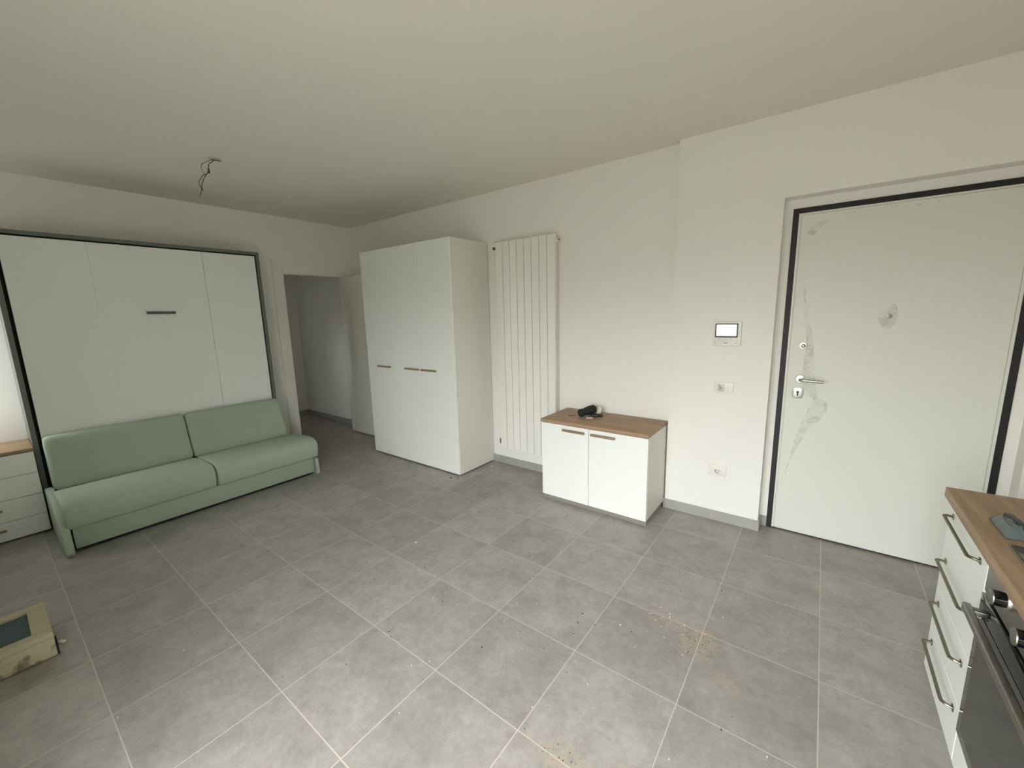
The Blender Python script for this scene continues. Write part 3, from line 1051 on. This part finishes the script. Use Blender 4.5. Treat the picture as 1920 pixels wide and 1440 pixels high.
ks = thing('kitchen_cabinet', 'white kitchen base panel under and beyond the oven', 'cabinet', (3.78, 0.0, 0))
MB().box(KX, KX + 0.019, OY0, OY1, 0.097, 0.211, 0.001, 1).build('front', KLAM, ks, smooth=False)
MB().box(KX + 0.021, XR - 0.02, OY0, OY1, 0.10, 0.20).build('shelf', KLAM, ks, smooth=False)
MB().box(KX, KX + 0.019, -0.98, OY0 - 0.003, 0.097, 0.806, 0.001, 1).build('door', KLAM, ks, smooth=False)
MB().box(KX + 0.021, XR - 0.02, -0.98, OY0 - 0.003, 0.10, 0.808).build('body', KLAM, ks, smooth=False)
MB().box(KX + 0.060, XR - 0.06, -0.97, OY1 - 0.002, 0.0, 0.10).build('plinth', KLAM, ks, smooth=False)

hob = thing('hob', 'black glass hob set into the oak worktop', 'hob', (3.78, 0.8, 0.85))
MB().box(3.524, 4.02, 0.56, 1.142, 0.8505, 0.8560, 0.002, 2).build('glass', mat('hob_glass', (58, 54, 48), 0.12, spec=0.5), hob)
MB().box(3.520, 4.024, 0.556, 1.146, 0.8501, 0.8525, 0.001, 1).build('rim', STEEL, hob, smooth=False)

# wrapped packet and leaflet at the far edge of the hob
bagm = bmesh.new()
rg = random.Random(4)
N = 14
rows = []
for j in range(N + 1):
    row = []
    for i in range(N + 1):
        u, v = i / N, j / N
        x = 3.522 + 0.056 * u + 0.004 * v
        y = 1.328 - 0.140 * v + 0.012 * u
        ed = min(u, 1 - u, v, 1 - v)
        z = 0.852 + 0.026 * min(1, ed * 5) + rg.uniform(-0.003, 0.004) * (1 if ed > 0 else 0)
        row.append(bagm.verts.new((x, y, z)))
    rows.append(row)
for A, B in zip(rows, rows[1:]):
    for k in range(N):
        bagm.faces.new((A[k], A[k + 1], B[k + 1], B[k]))
low = [[bagm.verts.new((q.co.x, q.co.y, 0.8508)) for q in (r_[0], r_[-1])] for r_ in (rows[0], rows[-1])]
bagm.faces.new((low[0][0], low[0][1], low[1][1], low[1][0]))
bmesh.ops.recalc_face_normals(bagm, faces=bagm.faces[:])
mb = MB()
mb.bm.free()
mb.bm = bagm
pk = thing('wrapped_packet', 'blue-grey packet in clear wrapping lying on the oak worktop', 'packet', (3.6, 1.26, 0.85))
mb.build('wrapping', mat('blue_grey_wrap', (90, 104, 102), 0.25, spec=0.6, var=0.12, vscale=25), pk, angle=50)
MB().box(3.558, 3.578, 1.200, 1.330, 0.858, 0.8815, 0.002, 2, rot=Matrix.Rotation(math.radians(8), 3, 'Z')).build('dark_band', mat('dark_teal', (34, 44, 46), 0.4), pk)
lfb = MB()
lfb.box(3.590, 3.74, 1.215, 1.355, 0.8502, 0.855, 0.001, 1, rot=Matrix.Rotation(math.radians(6), 3, 'Z'))
o = lfb.build('leaflet', mat('beige_paper', (176, 168, 148), 0.7), None, smooth=False)
tag(o, 'beige leaflet lying beside the wrapped packet at the edge of the hob', 'leaflet')

# ------------------------------------------------------------------ box on the floor, left
bx = thing('foam_box', 'dirty off-white polystyrene box with a blue-grey inset on the floor', 'box', (0.10, -0.85, 0))
X0, X1_, Yf, Yb, HZ = -0.085, 0.275, -0.536, -0.99, 0.125
q = MB()
RZ0 = 0.095
q.box(X0, X1_, Yb, Yf, 0.004, RZ0, 0.003, 2)
q.box(X0, -0.036, Yb, Yf, RZ0, HZ, 0.003, 2)
q.box(0.222, X1_, Yb, Yf, RZ0, HZ, 0.003, 2)
q.box(-0.036, 0.222, -0.600, Yf, RZ0, HZ, 0.003, 2)
q.box(-0.036, 0.222, Yb, -0.95, RZ0, HZ, 0.003, 2)
q.build('shell', FOAM, bx)
MB().box(-0.035, 0.221, -0.949, -0.601, RZ0 + 0.001, HZ - 0.014).build('inset', TEAL, bx, smooth=False)
v = MB()
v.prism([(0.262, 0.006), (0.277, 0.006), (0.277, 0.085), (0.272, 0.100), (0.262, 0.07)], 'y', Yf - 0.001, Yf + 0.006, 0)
v.build('recess_shade', DARK, bx, smooth=False)  # black strip painted as the shaded recess in the box end
o = MB().box(0.158, 0.186, -0.524, -0.506, 0.0, 0.008, 0.002, 2, rot=Matrix.Rotation(math.radians(30), 3, 'Z')).build('plastic_chip', WPLAST, None)
tag(o, 'small white chip on the floor beside the dirty foam box', 'chip')

# ------------------------------------------------------------------ crumbs of plaster and dust
def crumbs(name, label, material, spots, seed):
    rnd = random.Random(seed)
    mb = MB()
    for (x, y, r) in spots:
        t = bmesh.new()
        bmesh.ops.create_icosphere(t, subdivisions=1, radius=r)
        for vv_ in t.verts:
            vv_.co *= rnd.uniform(0.6, 1.2)
            vv_.co.z = max(vv_.co.z * 0.6, -r * 0.3) + r * 0.3
        a = rnd.uniform(0, 3)
        s2 = rnd.uniform(1, 1.9)
        for vv_ in t.verts:
            c = vv_.co
            cx_, cy_ = c.x * s2, c.y
            c.x, c.y = cx_ * math.cos(a) - cy_ * math.sin(a) + x, cx_ * math.sin(a) + cy_ * math.cos(a) + y
        mb._merge(t)
    o = mb.build(name, material, None, smooth=False)
    return tag(o, label, 'debris', kind='stuff')


rnd = random.Random(21)
BLOCK = [(-1.0, 0.37, 2.05, 2.65), (1.24, 2.16, 2.14, 2.65), (-1.6, -0.84, -0.4, 1.38), (3.44, 4.2, -2, 1.6), (2.1, 2.83, 2.52, 2.7), (-0.1, 0.3, -1.2, -0.5)]


def free(x, y):
    return all(not (a - 0.03 < x < b + 0.03 and c - 0.03 < y < d + 0.03) for a, b, c, d in BLOCK)


def scatter(n, cx_, cy_, sx_, sy_, r0, r1):
    out = []
    while len(out) < n:
        x, y = rnd.gauss(cx_, sx_), rnd.gauss(cy_, sy_)
        if free(x, y) and -1.4 < y < 2.5 and -0.8 < x < 3.4:
            out.append((x, y, rnd.uniform(r0, r1)))
    return out


white = scatter(70, 1.7, 0.9, 0.8, 0.7, 0.0012, 0.0034) + scatter(30, 2.55, 1.32, 0.09, 0.07, 0.001, 0.003)
white += [(0.452, 2.46, 0.008), (0.93, 2.50, 0.006), (1.16, 2.40, 0.007), (0.05, 2.03, 0.005), (0.92, 1.08, 0.006)]
crumbs('plaster_crumbs', 'tiny white plaster crumbs scattered over the grey floor tiles', mat('plaster', (226, 222, 212), 0.9), white, 1)
dark = scatter(34, 2.1, 0.9, 0.6, 0.5, 0.0018, 0.0042) + scatter(50, 2.68, 1.29, 0.06, 0.06, 0.001, 0.0028) + scatter(30, 2.46, 0.44, 0.06, 0.03, 0.001, 0.0028)
dark += [(0.31, 2.02, 0.009), (0.38, 2.04, 0.006)]
crumbs('dirt_crumbs', 'dark dirt specks scattered over the grey floor tiles', mat('dirt', (88, 76, 62), 0.95), dark, 2)
